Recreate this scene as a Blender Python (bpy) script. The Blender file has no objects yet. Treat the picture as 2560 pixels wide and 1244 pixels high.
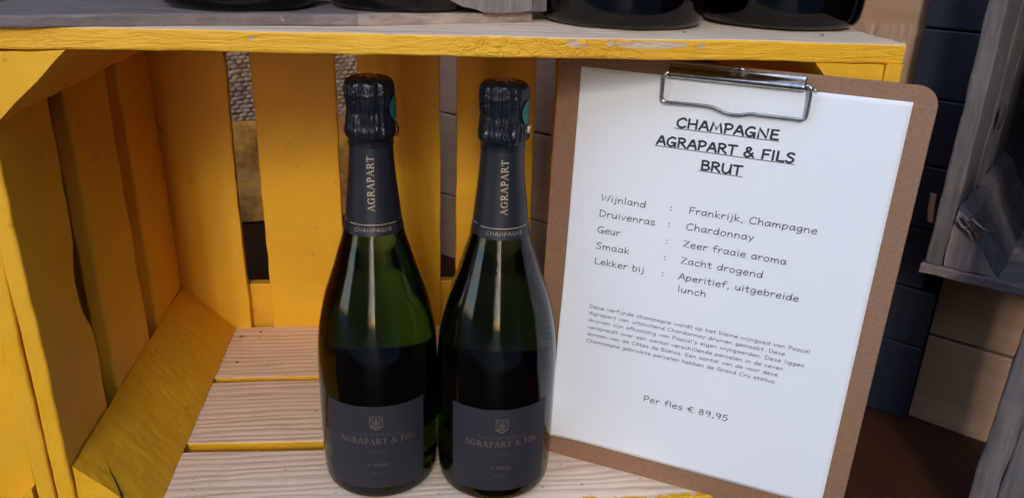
import bpy, bmesh, math, random
from mathutils import Vector, Matrix, noise
random.seed(7)
S = bpy.context.scene
COL = S.collection
R = math.radians

# ------------------------------------------------------------------ camera, world, light
CAM = Vector((0.06135, -0.48545, 0.40733))
YAW, PITCH, ROLL, FPX = 0.130245, 0.388212, 0.0352006, 2007.76
fw = Vector((math.sin(YAW)*math.cos(PITCH), math.cos(YAW)*math.cos(PITCH), -math.sin(PITCH)))
rt = fw.cross(Vector((0, 0, 1))).normalized(); up = rt.cross(fw)
rt2 = rt*math.cos(ROLL) + up*math.sin(ROLL); up2 = -rt*math.sin(ROLL) + up*math.cos(ROLL)
cam = bpy.data.cameras.new('camera'); camo = bpy.data.objects.new('camera', cam); COL.objects.link(camo)
M = Matrix((rt2, up2, -fw)).transposed().to_4x4(); M.translation = CAM
camo.matrix_world = M
cam.sensor_width = 36.0; cam.lens = 36.0*FPX/2560.0; cam.clip_start = 0.01; cam.clip_end = 200
cam.dof.use_dof = True; cam.dof.focus_distance = 0.56; cam.dof.aperture_fstop = 20.0
S.camera = camo

SUN_EL, SUN_AZ = R(24), R(9)          # low soft light from the front left, behind the camera
w = bpy.data.worlds.new('World'); S.world = w; w.use_nodes = True
nt = w.node_tree; nt.nodes.clear()
sky = nt.nodes.new('ShaderNodeTexSky'); sky.sky_type = 'NISHITA'; sky.sun_disc = False
sky.sun_elevation = SUN_EL; sky.sun_rotation = math.pi + SUN_AZ
sky.air_density = 1.0; sky.dust_density = 1.0; sky.ozone_density = 1.3
bg = nt.nodes.new('ShaderNodeBackground'); bg.inputs[1].default_value = 0.15
wo = nt.nodes.new('ShaderNodeOutputWorld')
nt.links.new(sky.outputs[0], bg.inputs[0]); nt.links.new(bg.outputs[0], wo.inputs[0])
sl = bpy.data.lights.new('sun', 'SUN'); sl.energy = 0.6; sl.angle = R(13); sl.color = (1, .975, .94)
so = bpy.data.objects.new('sun', sl); COL.objects.link(so)
sd = Vector((math.sin(SUN_AZ)*math.cos(SUN_EL), math.cos(SUN_AZ)*math.cos(SUN_EL), -math.sin(SUN_EL)))
so.rotation_euler = sd.to_track_quat('-Z', 'Y').to_euler()
S.view_settings.view_transform = 'Standard'; S.view_settings.look = 'None'
S.view_settings.exposure = 1.72; S.view_settings.gamma = 1.0
S.cycles.use_denoising = True
S.cycles.max_bounces = 14; S.cycles.transmission_bounces = 12; S.cycles.diffuse_bounces = 5
S.cycles.glossy_bounces = 6
S.cycles.caustics_reflective = False
S.cycles.blur_glossy = 0.5

# ------------------------------------------------------------------ material helpers
class NT:
    def __init__(s, name):
        s.m = bpy.data.materials.new(name); s.m.use_nodes = True
        s.t = s.m.node_tree; s.t.nodes.clear()
        s.out = s.n('ShaderNodeOutputMaterial'); s.b = s.n('ShaderNodeBsdfPrincipled')
        s.l(s.b.outputs[0], s.out.inputs[0])
    def n(s, t): return s.t.nodes.new(t)
    def l(s, a, b): s.t.links.new(a, b)
    def set(s, **k):
        for a, v in k.items():
            s.b.inputs[a.replace('_', ' ')].default_value = v
    def coords(s, scale=(1, 1, 1), rnd=True):
        tc = s.n('ShaderNodeTexCoord'); mp = s.n('ShaderNodeMapping')
        mp.inputs['Scale'].default_value = scale
        if rnd:
            oi = s.n('ShaderNodeObjectInfo'); mu = s.n('ShaderNodeMath'); mu.operation = 'MULTIPLY'; mu.inputs[1].default_value = 3.7
            s.l(oi.outputs['Random'], mu.inputs[0])
            va = s.n('ShaderNodeVectorMath'); va.operation = 'ADD'
            s.l(tc.outputs['Object'], va.inputs[0]); s.l(mu.outputs[0], va.inputs[1]); s.l(va.outputs[0], mp.inputs['Vector'])
        else: s.l(tc.outputs['Object'], mp.inputs['Vector'])
        return mp.outputs[0]
    def noise(s, vec, scale, detail=6, rough=.6, dist=0):
        x = s.n('ShaderNodeTexNoise'); x.inputs['Scale'].default_value = scale; x.inputs['Detail'].default_value = detail
        x.inputs['Roughness'].default_value = rough; x.inputs['Distortion'].default_value = dist
        s.l(vec, x.inputs['Vector']); return x.outputs['Fac']
    def ramp(s, fac, stops):
        r = s.n('ShaderNodeValToRGB'); e = r.color_ramp.elements
        while len(e) < len(stops): e.new(.5)
        for k, (p, c) in enumerate(stops):
            e[k].position = p; e[k].color = (*c, 1) if len(c) == 3 else c
        s.l(fac, r.inputs[0]); return r.outputs[0]
    def step(s, fac, a, b):
        return s.ramp(fac, [(a, (0, 0, 0)), (b, (1, 1, 1))])
    def mix(s, fac, a, b, mode='MIX'):
        x = s.n('ShaderNodeMix'); x.data_type = 'RGBA'; x.blend_type = mode
        for sock, v in ((x.inputs[0], fac), (x.inputs[6], a), (x.inputs[7], b)):
            if isinstance(v, (int, float)): sock.default_value = v
            elif isinstance(v, tuple): sock.default_value = (*v, 1)
            else: s.l(v, sock)
        return x.outputs[2]
    def math(s, op, a, b=0.0):
        x = s.n('ShaderNodeMath'); x.operation = op
        for sock, v in ((x.inputs[0], a), (x.inputs[1], b)):
            if isinstance(v, (int, float)): sock.default_value = v
            else: s.l(v, sock)
        return x.outputs[0]
    def bump(s, h, strength=.3, dist=.001, prev=None):
        b = s.n('ShaderNodeBump'); b.inputs['Strength'].default_value = strength; b.inputs['Distance'].default_value = dist
        s.l(h, b.inputs['Height'])
        if prev is not None: s.l(prev, b.inputs['Normal'])
        return b.outputs[0]
    def fin(s, color=None, rough=None, normal=None):
        if color is not None: s.l(color, s.b.inputs['Base Color'])
        if rough is not None: s.l(rough, s.b.inputs['Roughness'])
        if normal is not None: s.l(normal, s.b.inputs['Normal'])
        return s.m

def grain_scale(ax, along=.06):
    return tuple(along if i == ax else 1.0 for i in range(3))

YEL = (.83, .425, .0145)
def ell(t, xyz, cx, cz, a, b, n):
    """soft blotch round (cx,cz) of half sizes a,b, its rim broken up by noise n"""
    u = t.math('POWER', t.math('DIVIDE', t.math('SUBTRACT', xyz.outputs[0], cx), a), 2.0)
    v = t.math('POWER', t.math('DIVIDE', t.math('SUBTRACT', xyz.outputs[2], cz), b), 2.0)
    q = t.math('ADD', t.math('ADD', u, v), t.math('MULTIPLY', t.math('SUBTRACT', n, .5), 3.0))
    return t.math('LESS_THAN', q, 1.0)

def yellow(name, ax, crackle=0.0, chips=False, spread=1.0):
    t = NT(name)
    g = t.coords(grain_scale(ax)); p = t.coords((1, 1, 1))
    grain = t.noise(g, 420, 5, .6, .4); broad = t.noise(p, 14, 4, .55); fine = t.noise(p, 900, 3, .6)
    c = t.ramp(broad, [(.25, (YEL[0]*.9, YEL[1]*.86, YEL[2])), (.75, (YEL[0]*1.04, YEL[1]*1.06, YEL[2]*1.3))])
    rub = t.step(t.noise(g, 60, 6, .65), .62, .8)
    c = t.mix(t.math('MULTIPLY', rub, .36), c, (.58, .25, .02))
    spots = t.step(t.noise(p, 95, 3, .5), .69, .73)
    c = t.mix(t.math('MULTIPLY', spots, .35), c, (.30, .14, .02))
    grime = t.step(t.noise(p, 5.5, 5, .65), .55, .85)
    c = t.mix(t.math('MULTIPLY', grime, .28), c, (.34, .19, .05))
    h = t.math('ADD', t.math('MULTIPLY', grain, 1.0), t.math('MULTIPLY', fine, .35))
    n = t.bump(h, .5, .0007)
    if crackle:
        warp = t.noise(p, 120, 3, .6)
        va = t.n('ShaderNodeVectorMath'); va.operation = 'SCALE'; va.inputs[3].default_value = .012
        cr = t.n('ShaderNodeCombineXYZ'); t.l(warp, cr.inputs[0]); t.l(t.noise(p, 133, 3, .6), cr.inputs[2])
        t.l(cr.outputs[0], va.inputs[0]); ad = t.n('ShaderNodeVectorMath'); ad.operation = 'ADD'
        t.l(t.coords((.42, 1, 1.0)), ad.inputs[0]); t.l(va.outputs[0], ad.inputs[1])
        vo = t.n('ShaderNodeTexVoronoi'); vo.feature = 'DISTANCE_TO_EDGE'; vo.inputs['Scale'].default_value = 200
        t.l(ad.outputs[0], vo.inputs['Vector'])
        lines = t.step(vo.outputs['Distance'], .0, .13)
        tc0 = t.n('ShaderNodeTexCoord'); x0 = t.n('ShaderNodeSeparateXYZ'); t.l(tc0.outputs['Object'], x0.inputs[0])
        zone = t.math('SUBTRACT', 1.0, t.math('DIVIDE', t.math('ABSOLUTE', t.math('SUBTRACT', x0.outputs[0], .135)), .075))
        zone = t.math('MULTIPLY', t.math('MAXIMUM', zone, 0.0), .45)
        mask = t.step(t.math('ADD', t.math('SUBTRACT', t.noise(t.coords((.35, 1, .35), True), 16, 3, .5), .08), zone), .45, .56)
        lines2 = t.math('MAXIMUM', lines, t.math('SUBTRACT', 1.0, mask))
        ridg = t.step(t.noise(t.coords((.14, 1, 1.0)), 260, 4, .55, 1.2), .35, .6)
        n = t.bump(ridg, .55*crackle, .0007, n)
        n = t.bump(lines2, .75*crackle, .0006, n)
        c = t.mix(t.math('MULTIPLY', t.math('SUBTRACT', 1.0, lines2), .16), c, (.55, .26, .02))
    if chips:
        tc = t.n('ShaderNodeTexCoord'); xyz = t.n('ShaderNodeSeparateXYZ'); t.l(tc.outputs['Object'], xyz.inputs[0])
        nn = t.noise(tc.outputs['Object'], 260, 4, .6)
        m = None
        for cx, cz, a, b in ((.2065, .3398, .0225, .0022), (.1575, .3405, .0042, .0016), (.1620, .3385, .006, .0010), (.2375, .3393, .0020, .0020), (.1800, .3402, .0022, .0018), (-.030, .3400, .0016, .0010)):
            e = ell(t, xyz, cx, cz, a, b, nn); m = e if m is None else t.math('MAXIMUM', m, e)
        c = t.mix(m, c, t.ramp(grain, [(.3, (.48, .33, .22)), (.7, (.66, .48, .34))]))
        n = t.bump(t.math('SUBTRACT', 1.0, m), .8, .0006, n)
    t.set(Roughness=.48, Specular_IOR_Level=.4)
    return t.fin(c, None, n)

def raw(name, ax, spill=None, tone=1.0, warm=0.0):
    t = NT(name)
    g = t.coords(grain_scale(ax, .05)); g2 = t.coords(grain_scale(ax, .10)); p = t.coords()
    w_ = t.n('ShaderNodeTexWave'); w_.wave_type = 'BANDS'; w_.bands_direction = 'Y' if ax == 0 else 'X'
    w_.inputs['Scale'].default_value = 42; w_.inputs['Distortion'].default_value = 9; w_.inputs['Detail'].default_value = 3
    w_.inputs['Detail Scale'].default_value = 1.0
    t.l(t.coords(grain_scale(ax, .12)), w_.inputs['Vector'])
    fib = t.noise(g, 700, 6, .65); band = t.noise(g2, 90, 5, .6, .6); broad = t.noise(p, 18, 4, .6)
    c = t.ramp(w_.outputs['Fac'], [(.0, (.38*tone, .245*tone, .155*tone)), (.25, (.56*tone, .405*tone, .275*tone)), (1, (.65*tone, .485*tone, .345*tone))])
    c = t.mix(t.math('MULTIPLY', t.step(band, .35, .7), .55), c, (.68*tone, .52*tone, .385*tone))
    c = t.mix(t.math('MULTIPLY', t.step(fib, .5, .72), .38), c, (.40*tone, .31*tone, .24*tone))
    c = t.mix(t.math('MULTIPLY', t.step(broad, .4, .75), .30), c, (.56*tone, .41*tone, .32*tone))
    spk = t.step(t.noise(p, 160, 2, .4), .73, .76)
    c = t.mix(t.math('MULTIPLY', spk, .6), c, (.20, .13, .09))
    dirt = t.step(t.noise(p, 42, 5, .7), .58, .72)
    c = t.mix(t.math('MULTIPLY', dirt, .25), c, (.27*tone, .21*tone, .16*tone))
    if warm: c = t.mix(warm, c, (.80, .60, .40))
    if spill:
        tc = t.n('ShaderNodeTexCoord'); xyz = t.n('ShaderNodeSeparateXYZ'); t.l(tc.outputs['Object'], xyz.inputs[0])
        nz = t.noise(tc.outputs['Object'], 55, 5, .65)
        xx = t.math('ADD', xyz.outputs[0], t.math('MULTIPLY', t.math('SUBTRACT', nz, .5), .05))
        m = t.math('LESS_THAN', xx, spill[0])
        if len(spill) > 1:
            fr = t.math('LESS_THAN', t.math('ADD', xyz.outputs[1], t.math('MULTIPLY', t.math('SUBTRACT', nz, .5), .03)), spill[1])
            m = t.math('MAXIMUM', m, fr)
        c = t.mix(m, c, YEL)
    n = t.bump(fib, .45, .0007); n = t.bump(w_.outputs['Fac'], .25, .0008, n)
    t.set(Roughness=.75, Specular_IOR_Level=.25)
    return t.fin(c, None, n)

def weathered(name, ax, tone=1.0, tint=(1, 1, 1)):
    t = NT(name)
    g = t.coords(grain_scale(ax, .07)); p = t.coords()
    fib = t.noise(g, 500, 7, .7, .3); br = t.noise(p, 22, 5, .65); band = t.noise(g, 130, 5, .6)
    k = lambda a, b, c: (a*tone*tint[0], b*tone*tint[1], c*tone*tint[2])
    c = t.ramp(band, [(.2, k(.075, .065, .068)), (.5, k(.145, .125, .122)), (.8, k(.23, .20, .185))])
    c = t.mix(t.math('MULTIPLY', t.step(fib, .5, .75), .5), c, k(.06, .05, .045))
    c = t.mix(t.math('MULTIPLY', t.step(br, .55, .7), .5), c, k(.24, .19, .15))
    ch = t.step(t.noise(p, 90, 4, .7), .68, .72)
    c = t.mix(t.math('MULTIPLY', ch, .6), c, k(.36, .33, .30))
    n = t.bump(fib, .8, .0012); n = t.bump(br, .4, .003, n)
    t.set(Roughness=.85, Specular_IOR_Level=.2)
    return t.fin(c, None, n)

def simple(name, color, rough=.5, metal=0.0, bump=None, var=0.0, vscale=60, **k):
    t = NT(name); t.set(Roughness=rough, Metallic=metal, **k)
    p = t.coords(); c = None; n = None
    if var:
        f = t.noise(p, vscale, 5, .6)
        c = t.ramp(f, [(.3, tuple(x*(1-var) for x in color)), (.7, tuple(min(1, x*(1+var)) for x in color))])
    else: t.b.inputs['Base Color'].default_value = (*color, 1)
    if bump: n = t.bump(t.noise(p, bump[0], 5, .6), bump[1], bump[2])
    return t.fin(c, None, n)

# ------------------------------------------------------------------ mesh helpers
def tag(o, label=None, cat=None, group=None, kind=None):
    if label: o['label'] = label
    if cat: o['category'] = cat
    if group: o['group'] = group
    if kind: o['kind'] = kind
    return o
def empty(name, loc=(0, 0, 0), rotz=0.0):
    o = bpy.data.objects.new(name, None); o.location = loc; o.rotation_euler = (0, 0, rotz)
    o.empty_display_size = .02; COL.objects.link(o); return o
def mesh(name, vs, fs, mats, parent=None, smooth=False, idx=None):
    me = bpy.data.meshes.new(name); me.from_pydata([tuple(v) for v in vs], [], fs)
    for m in (mats if isinstance(mats, (list, tuple)) else [mats]): me.materials.append(m)
    if idx: me.polygons.foreach_set('material_index', idx)
    if smooth: me.polygons.foreach_set('use_smooth', [True]*len(fs))
    me.update(); o = bpy.data.objects.new(name, me); COL.objects.link(o)
    if parent: o.parent = parent
    return o
def copy_tree(o, parent=None):
    c = o.copy(); COL.objects.link(c)
    if parent: c.parent = parent
    for ch in list(o.children): copy_tree(ch, c)
    return c
def nz(v, s, seed=0.0):
    return noise.noise_vector(Vector(v)*s + Vector((seed, seed*1.7, seed*.3)))

def plank(name, o, L, W, T, mats, parent=None, n=26, bev=.0011, jit=.0005, side=None, warp=None, seed=None):
    """board from corner o along L (length), W (width), T (thickness): eased and slightly uneven edges"""
    o, L, W, T = map(Vector, (o, L, W, T))
    seed = random.uniform(0, 90) if seed is None else seed
    lw, lt = W.length, T.length; wu, tu, lu = W.normalized(), T.normalized(), L.normalized()
    b = min(bev, lt*.3)
    prof = []
    nw = max(2, int(lw/.016))
    for i in range(nw+1): prof.append((b+(lw-2*b)*i/nw, 0))
    prof += [(lw-b*.3, b*.3), (lw, b), (lw, lt-b), (lw-b*.3, lt-b*.3)]
    for i in range(nw+1): prof.append((lw-b-(lw-2*b)*i/nw, lt))
    prof += [(b*.3, lt-b*.3), (0, lt-b), (0, b), (b*.3, b*.3)]
    m = len(prof); vs = []
    for k in range(n+1):
        s = L.length*k/n
        for a, c in prof:
            p = o+lu*s+wu*a+tu*c
            q = nz(p, 55, seed)*jit + nz(p, 9, seed+5)*jit*1.6
            q -= lu*q.dot(lu)
            p = p+q
            if warp: p = warp(p, s/L.length, a/lw, c/lt)
            vs.append(p)
    fs = []
    for k in range(n):
        for j in range(m):
            j2 = (j+1) % m
            fs.append((k*m+j, k*m+j2, (k+1)*m+j2, (k+1)*m+j))
    fs.append(tuple(reversed(range(m)))); fs.append(tuple(range(n*m, n*m+m)))
    if L.cross(W).dot(T) < 0: pass
    ob = mesh(name, vs, fs, mats, parent)
    bm = bmesh.new(); bm.from_mesh(ob.data); bmesh.ops.recalc_face_normals(bm, faces=bm.faces[:])
    if side:
        for f in bm.faces: f.material_index = side(f.normal, f.calc_center_median())
    bm.to_mesh(ob.data); bm.free()
    return ob

def prism(name, poly, ext, mats, parent=None, n=20, jit=.0005, side=None, seed=3.0):
    """convex polygon (list of 3D points) pushed along ext; rows along the length, edges a little uneven"""
    ext = Vector(ext); eu = ext.normalized(); pts = []
    P = [Vector(p) for p in poly]
    for i, p in enumerate(P):
        q = P[(i+1) % len(P)]; d = (q-p); k = max(1, int(d.length/.008))
        for j in range(k):
            pts.append(p+d*(j/k))
    m = len(pts); vs = []
    for k in range(n+1):
        for p in pts:
            r = p+ext*(k/n); q = nz(r, 50, seed)*jit + nz(r, 160, seed)*jit*.5; q -= eu*q.dot(eu)
            vs.append(r+q)
    fs = [(k*m+j, k*m+(j+1) % m, (k+1)*m+(j+1) % m, (k+1)*m+j) for k in range(n) for j in range(m)]
    fs += [tuple(reversed(range(m))), tuple(range(n*m, n*m+m))]
    ob = mesh(name, vs, fs, mats, parent)
    bm = bmesh.new(); bm.from_mesh(ob.data); bmesh.ops.recalc_face_normals(bm, faces=bm.faces[:])
    if side:
        for f in bm.faces: f.material_index = side(f.normal, f.calc_center_median())
    bm.to_mesh(ob.data); bm.free()
    return ob

def tube(name, pts, r, mat, parent=None, res=10, closed=False):
    P = [Vector(p) for p in pts]; vs = []; fs = []; n = len(P); prev = None
    for i, p in enumerate(P):
        d = (P[min(i+1, n-1)]-P[max(i-1, 0)]).normalized()
        if prev is None:
            a = d.orthogonal().normalized()
        else:
            a = (prev-d*prev.dot(d)).normalized()
        prev = a; b = d.cross(a)
        for k in range(res):
            t = 2*math.pi*k/res; vs.append(p+(a*math.cos(t)+b*math.sin(t))*(r(i/(n-1)) if callable(r) else r))
    for i in range(n-1):
        for k in range(res):
            k2 = (k+1) % res; fs.append((i*res+k, i*res+k2, (i+1)*res+k2, (i+1)*res+k))
    fs += [tuple(reversed(range(res))), tuple(range((n-1)*res, n*res))]
    return mesh(name, vs, fs, mat, parent, True)

def crom(pts, n=6):
    P = [Vector((*p, 0)) if len(p) == 2 else Vector(p) for p in pts]
    if len(P) < 3: return P
    P = [P[0]*2-P[1]]+P+[P[-1]*2-P[-2]]; out = []
    for i in range(1, len(P)-2):
        a, b, c, d = P[i-1:i+3]
        for k in range(n):
            t = k/n
            out.append(.5*((2*b)+(c-a)*t+(2*a-5*b+4*c-d)*t*t+(3*b-a-3*c+d)*t**3))
    out.append(P[-2]); return out

# ------------------------------------------------------------------ lettering: hand drawn stroke alphabets
# every glyph: (advance, [strokes]); a stroke is a list of points, smooth unless it starts with 'p'
G = {
' ': (.34, []),
'A': (.66, [['p', (.04, 0), (.34, .72), (.38, .72), (.62, 0)], ['p', (.13, .24), (.54, .25)]]),
'B': (.60, [['p', (.1, .72), (.08, 0)], [(.06, .70), (.28, .73), (.47, .64), (.42, .46), (.12, .39)], [(.12, .39), (.40, .37), (.55, .20), (.42, .03), (.08, 0)]]),
'C': (.66, [[(.60, .60), (.50, .71), (.34, .70), (.12, .52), (.06, .26), (.18, .04), (.38, -.01), (.60, .10)]]),
'D': (.68, [['p', (.1, .71), (.08, 0)], [(.03, .69), (.28, .72), (.54, .58), (.62, .36), (.50, .12), (.26, .0), (.07, .0)]]),
'E': (.58, [['p', (.50, .71), (.12, .70), (.09, .01), (.52, .01)], ['p', (.11, .36), (.46, .38)]]),
'F': (.56, [['p', (.53, .72), (.12, .70), (.08, 0)], ['p', (.11, .36), (.45, .38)]]),
'G': (.70, [[(.58, .64), (.44, .71), (.26, .66), (.08, .44), (.08, .16), (.24, 0), (.46, .04), (.60, .26)], ['p', (.36, .29), (.61, .28), (.60, -.06)]]),
'H': (.70, [['p', (.1, .72), (.08, 0)], ['p', (.60, .72), (.59, 0)], ['p', (.09, .35), (.60, .38)]]),
'I': (.28, [['p', (.14, .72), (.13, 0)]]),
'L': (.54, [['p', (.1, .72), (.08, .01), (.50, .01)]]),
'M': (.84, [['p', (.06, 0), (.20, .70), (.42, .18), (.64, .70), (.77, 0)]]),
'N': (.74, [['p', (.09, 0), (.12, .70), (.60, .02), (.65, .72)]]),
'P': (.58, [['p', (.12, .71), (.09, 0)], [(.04, .68), (.28, .73), (.50, .64), (.50, .44), (.32, .32), (.11, .31)]]),
'R': (.62, [['p', (.1, .71), (.08, 0)], [(.05, .69), (.28, .73), (.48, .63), (.44, .44), (.12, .36)], ['p', (.24, .37), (.58, 0)]]),
'S': (.58, [[(.52, .64), (.38, .72), (.20, .68), (.12, .54), (.24, .41), (.44, .32), (.50, .17), (.38, .02), (.20, -.01), (.05, .08)]]),
'T': (.60, [['p', (.03, .70), (.58, .72)], ['p', (.30, .71), (.28, 0)]]),
'U': (.68, [[(.09, .72), (.07, .40), (.12, .10), (.30, -.01), (.48, .10), (.58, .38)], ['p', (.60, .72), (.58, .3), (.60, 0)]]),
'W': (.86, [['p', (.05, .72), (.20, .02), (.42, .50), (.60, .02), (.84, .72)]]),
'Z': (.60, [['p', (.07, .70), (.53, .71), (.06, .01), (.57, .02)]]),
'&': (.72, [[(.66, .02), (.40, .26), (.20, .50), (.20, .66), (.36, .72), (.46, .60), (.34, .44), (.10, .26), (.08, .10), (.24, -.01), (.44, .06), (.60, .32)]]),
'a': (.54, [[(.44, .40), (.32, .47), (.14, .40), (.06, .20), (.14, .03), (.28, .05), (.40, .20), (.45, .43)], [(.45, .46), (.43, .2), (.48, .0)]]),
'b': (.54, [['p', (.09, .74), (.08, .02)], [(.08, .26), (.22, .46), (.40, .42), (.47, .24), (.36, .05), (.18, 0), (.08, .06)]]),
'c': (.48, [[(.43, .38), (.34, .47), (.16, .40), (.06, .20), (.14, .02), (.30, .0), (.44, .08)]]),
'd': (.56, [[(.44, .36), (.28, .46), (.11, .36), (.07, .14), (.18, .0), (.34, .08), (.45, .30)], ['p', (.47, .76), (.46, .2), (.47, 0)]]),
'e': (.52, [[(.08, .24), (.34, .25), (.45, .34), (.34, .47), (.16, .40), (.06, .20), (.14, .02), (.30, -.01), (.47, .08)]]),
'f': (.42, [[(.44, .70), (.32, .75), (.20, .66), (.17, .45), (.16, .0)], ['p', (.03, .42), (.38, .44)]]),
'g': (.54, [[(.44, .40), (.30, .47), (.13, .38), (.07, .20), (.16, .04), (.30, .07), (.42, .26)], [(.45, .46), (.44, .10), (.42, -.10), (.28, -.22), (.08, -.18)]]),
'h': (.54, [['p', (.09, .75), (.08, 0)], [(.08, .24), (.22, .42), (.36, .44), (.43, .30), (.44, .0)]]),
'i': (.24, [['p', (.12, .46), (.12, 0)], ['p', (.12, .63), (.125, .66)]]),
'j': (.30, [[(.18, .46), (.18, .05), (.14, -.14), (.02, -.22)], ['p', (.18, .63), (.185, .66)]]),
'k': (.50, [['p', (.09, .75), (.08, 0)], ['p', (.42, .46), (.10, .22), (.45, .0)]]),
'l': (.24, [['p', (.12, .76), (.12, .0)]]),
'm': (.78, [['p', (.08, .46), (.08, 0)], [(.08, .26), (.20, .42), (.32, .42), (.37, .28), (.37, .0)], [(.37, .24), (.50, .42), (.62, .42), (.67, .28), (.69, .0)]]),
'n': (.54, [['p', (.08, .46), (.08, 0)], [(.08, .24), (.22, .42), (.36, .43), (.43, .30), (.44, .0)]]),
'o': (.54, [[(.28, .47), (.12, .38), (.06, .20), (.14, .03), (.30, .0), (.44, .14), (.46, .32), (.36, .45), (.26, .47)]]),
'p': (.54, [['p', (.09, .46), (.07, -.22)], [(.08, .26), (.22, .46), (.40, .42), (.46, .24), (.34, .05), (.18, .02), (.08, .1)]]),
'r': (.42, [['p', (.09, .46), (.08, 0)], [(.08, .24), (.18, .40), (.32, .46), (.40, .42)]]),
's': (.46, [[(.40, .40), (.28, .47), (.12, .42), (.12, .30), (.28, .22), (.40, .12), (.30, .0), (.16, -.01), (.04, .06)]]),
't': (.42, [['p', (.20, .66), (.18, .12), (.24, .01), (.36, .02)], ['p', (.02, .44), (.40, .46)]]),
'u': (.54, [[(.08, .46), (.08, .18), (.16, .02), (.30, .04), (.43, .24)], ['p', (.45, .46), (.44, .2), (.46, 0)]]),
'v': (.48, [['p', (.04, .46), (.22, .01), (.44, .46)]]),
'w': (.68, [['p', (.04, .46), (.18, .01), (.34, .36), (.48, .01), (.64, .46)]]),
'y': (.50, [['p', (.05, .46), (.25, .08)], ['p', (.46, .46), (.12, -.22)]]),
'z': (.48, [['p', (.06, .45), (.42, .46), (.05, .01), (.44, .01)]]),
'8': (.58, [[(.46, .62), (.30, .71), (.14, .62), (.18, .46), (.38, .34), (.48, .18), (.36, .01), (.18, .01), (.07, .16), (.18, .34), (.38, .46), (.46, .62)]]),
'9': (.58, [[(.48, .54), (.36, .70), (.18, .68), (.10, .50), (.20, .36), (.38, .40), (.48, .56)], [(.49, .62), (.47, .3), (.36, .0)]]),
'5': (.56, [['p', (.50, .70), (.16, .69), (.12, .40)], [(.12, .40), (.30, .44), (.48, .34), (.48, .14), (.34, .0), (.16, -.01), (.05, .06)]]),
'7': (.52, [['p', (.05, .70), (.48, .70), (.18, 0)]]),
'€': (.62, [[(.56, .62), (.42, .70), (.24, .60), (.15, .36), (.22, .10), (.38, .0), (.56, .06)], ['p', (.04, .42), (.42, .43)], ['p', (.03, .27), (.40, .28)]]),
',': (.28, [['p', (.17, .06), (.10, -.14)]]),
'.': (.26, [['p', (.12, .01), (.125, .05)]]),
':': (.26, [['p', (.12, .03), (.125, .06)], ['p', (.12, .36), (.125, .39)]]),
"'": (.22, [['p', (.11, .72), (.11, .56)]]),
}
G['V'] = (.62, [['p', (.04, .72), (.30, 0), (.58, .72)]])
G['ô'] = (.54, G['o'][1]+[['p', (.14, .58), (.27, .70), (.40, .58)]])
# Roman capitals with thick and thin strokes and serifs: strokes are (half width factor, points)
def sf(x, y, w=.13): return (.5, [(x-w, y), (x+w, y)])
GS = {
' ': (.30, []),
'A': (.74, [(.6, [(.08, .01), (.36, .72)]), (1.25, [(.36, .72), (.64, .01)]), (.5, [(.18, .25), (.54, .25)]), sf(.08, .015, .09), sf(.64, .015, .11)]),
'G': (.78, [(.75, crom([(.62, .52), (.56, .66), (.40, .71), (.24, .66)], 4)), (1.3, crom([(.26, .67), (.13, .54), (.09, .36), (.14, .16), (.26, .04)], 4)), (.75, crom([(.24, .05), (.40, .0), (.54, .04), (.62, .10)], 4)), (1.2, [(.62, .30), (.62, .06)]), sf(.60, .31, .12), (.6, [(.63, .70), (.63, .50)])]),
'R': (.72, [(1.3, [(.16, 0), (.16, .72)]), (.7, [(.16, .70), (.36, .70)]), (1.15, crom([(.34, .70), (.50, .64), (.52, .52), (.46, .40), (.32, .36)], 4)), (.6, [(.16, .36), (.34, .36)]), (1.2, [(.34, .36), (.62, .01)]), sf(.16, .015), sf(.13, .705, .1), sf(.66, .015, .06)]),
'P': (.62, [(1.3, [(.16, 0), (.16, .72)]), (.7, [(.16, .70), (.34, .70)]), (1.2, crom([(.32, .70), (.48, .64), (.52, .52), (.46, .38), (.30, .34)], 4)), (.6, [(.16, .34), (.32, .34)]), sf(.16, .015), sf(.13, .705, .1)]),
'T': (.66, [(1.3, [(.33, 0), (.33, .70)]), (.7, [(.04, .69), (.62, .69)]), sf(.33, .015), (.6, [(.04, .70), (.04, .56)]), (.6, [(.62, .70), (.62, .56)])]),
'&': (.84, [(1.2, crom([(.76, .02), (.52, .24), (.30, .46), (.26, .60)], 4)), (.7, crom([(.26, .60), (.34, .71), (.46, .66), (.46, .54), (.32, .42), (.18, .32)], 4)), (1.2, crom([(.18, .33), (.08, .20), (.12, .06), (.26, .0)], 4)), (.7, crom([(.26, 0), (.46, .04), (.62, .20), (.70, .38)], 4)), sf(.70, .38, .09)]),
'F': (.58, [(1.3, [(.16, 0), (.16, .72)]), (.7, [(.1, .69), (.52, .69)]), (.6, [(.16, .37), (.42, .37)]), sf(.16, .015), (.6, [(.52, .70), (.52, .56)]), (.6, [(.42, .45), (.42, .29)])]),
'i': (.30, [(1.2, [(.15, 0), (.15, .46)]), sf(.15, .015, .1), sf(.11, .45, .05), (1.6, [(.15, .60), (.15, .67)])]),
'l': (.30, [(1.2, [(.15, 0), (.15, .74)]), sf(.15, .015, .1), sf(.11, .73, .05)]),
's': (.42, [(.9, crom([(.34, .38), (.26, .46), (.14, .44), (.10, .34), (.20, .25), (.32, .18), (.34, .08), (.24, 0), (.12, .02), (.06, .10)], 4))]),
}
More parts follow.
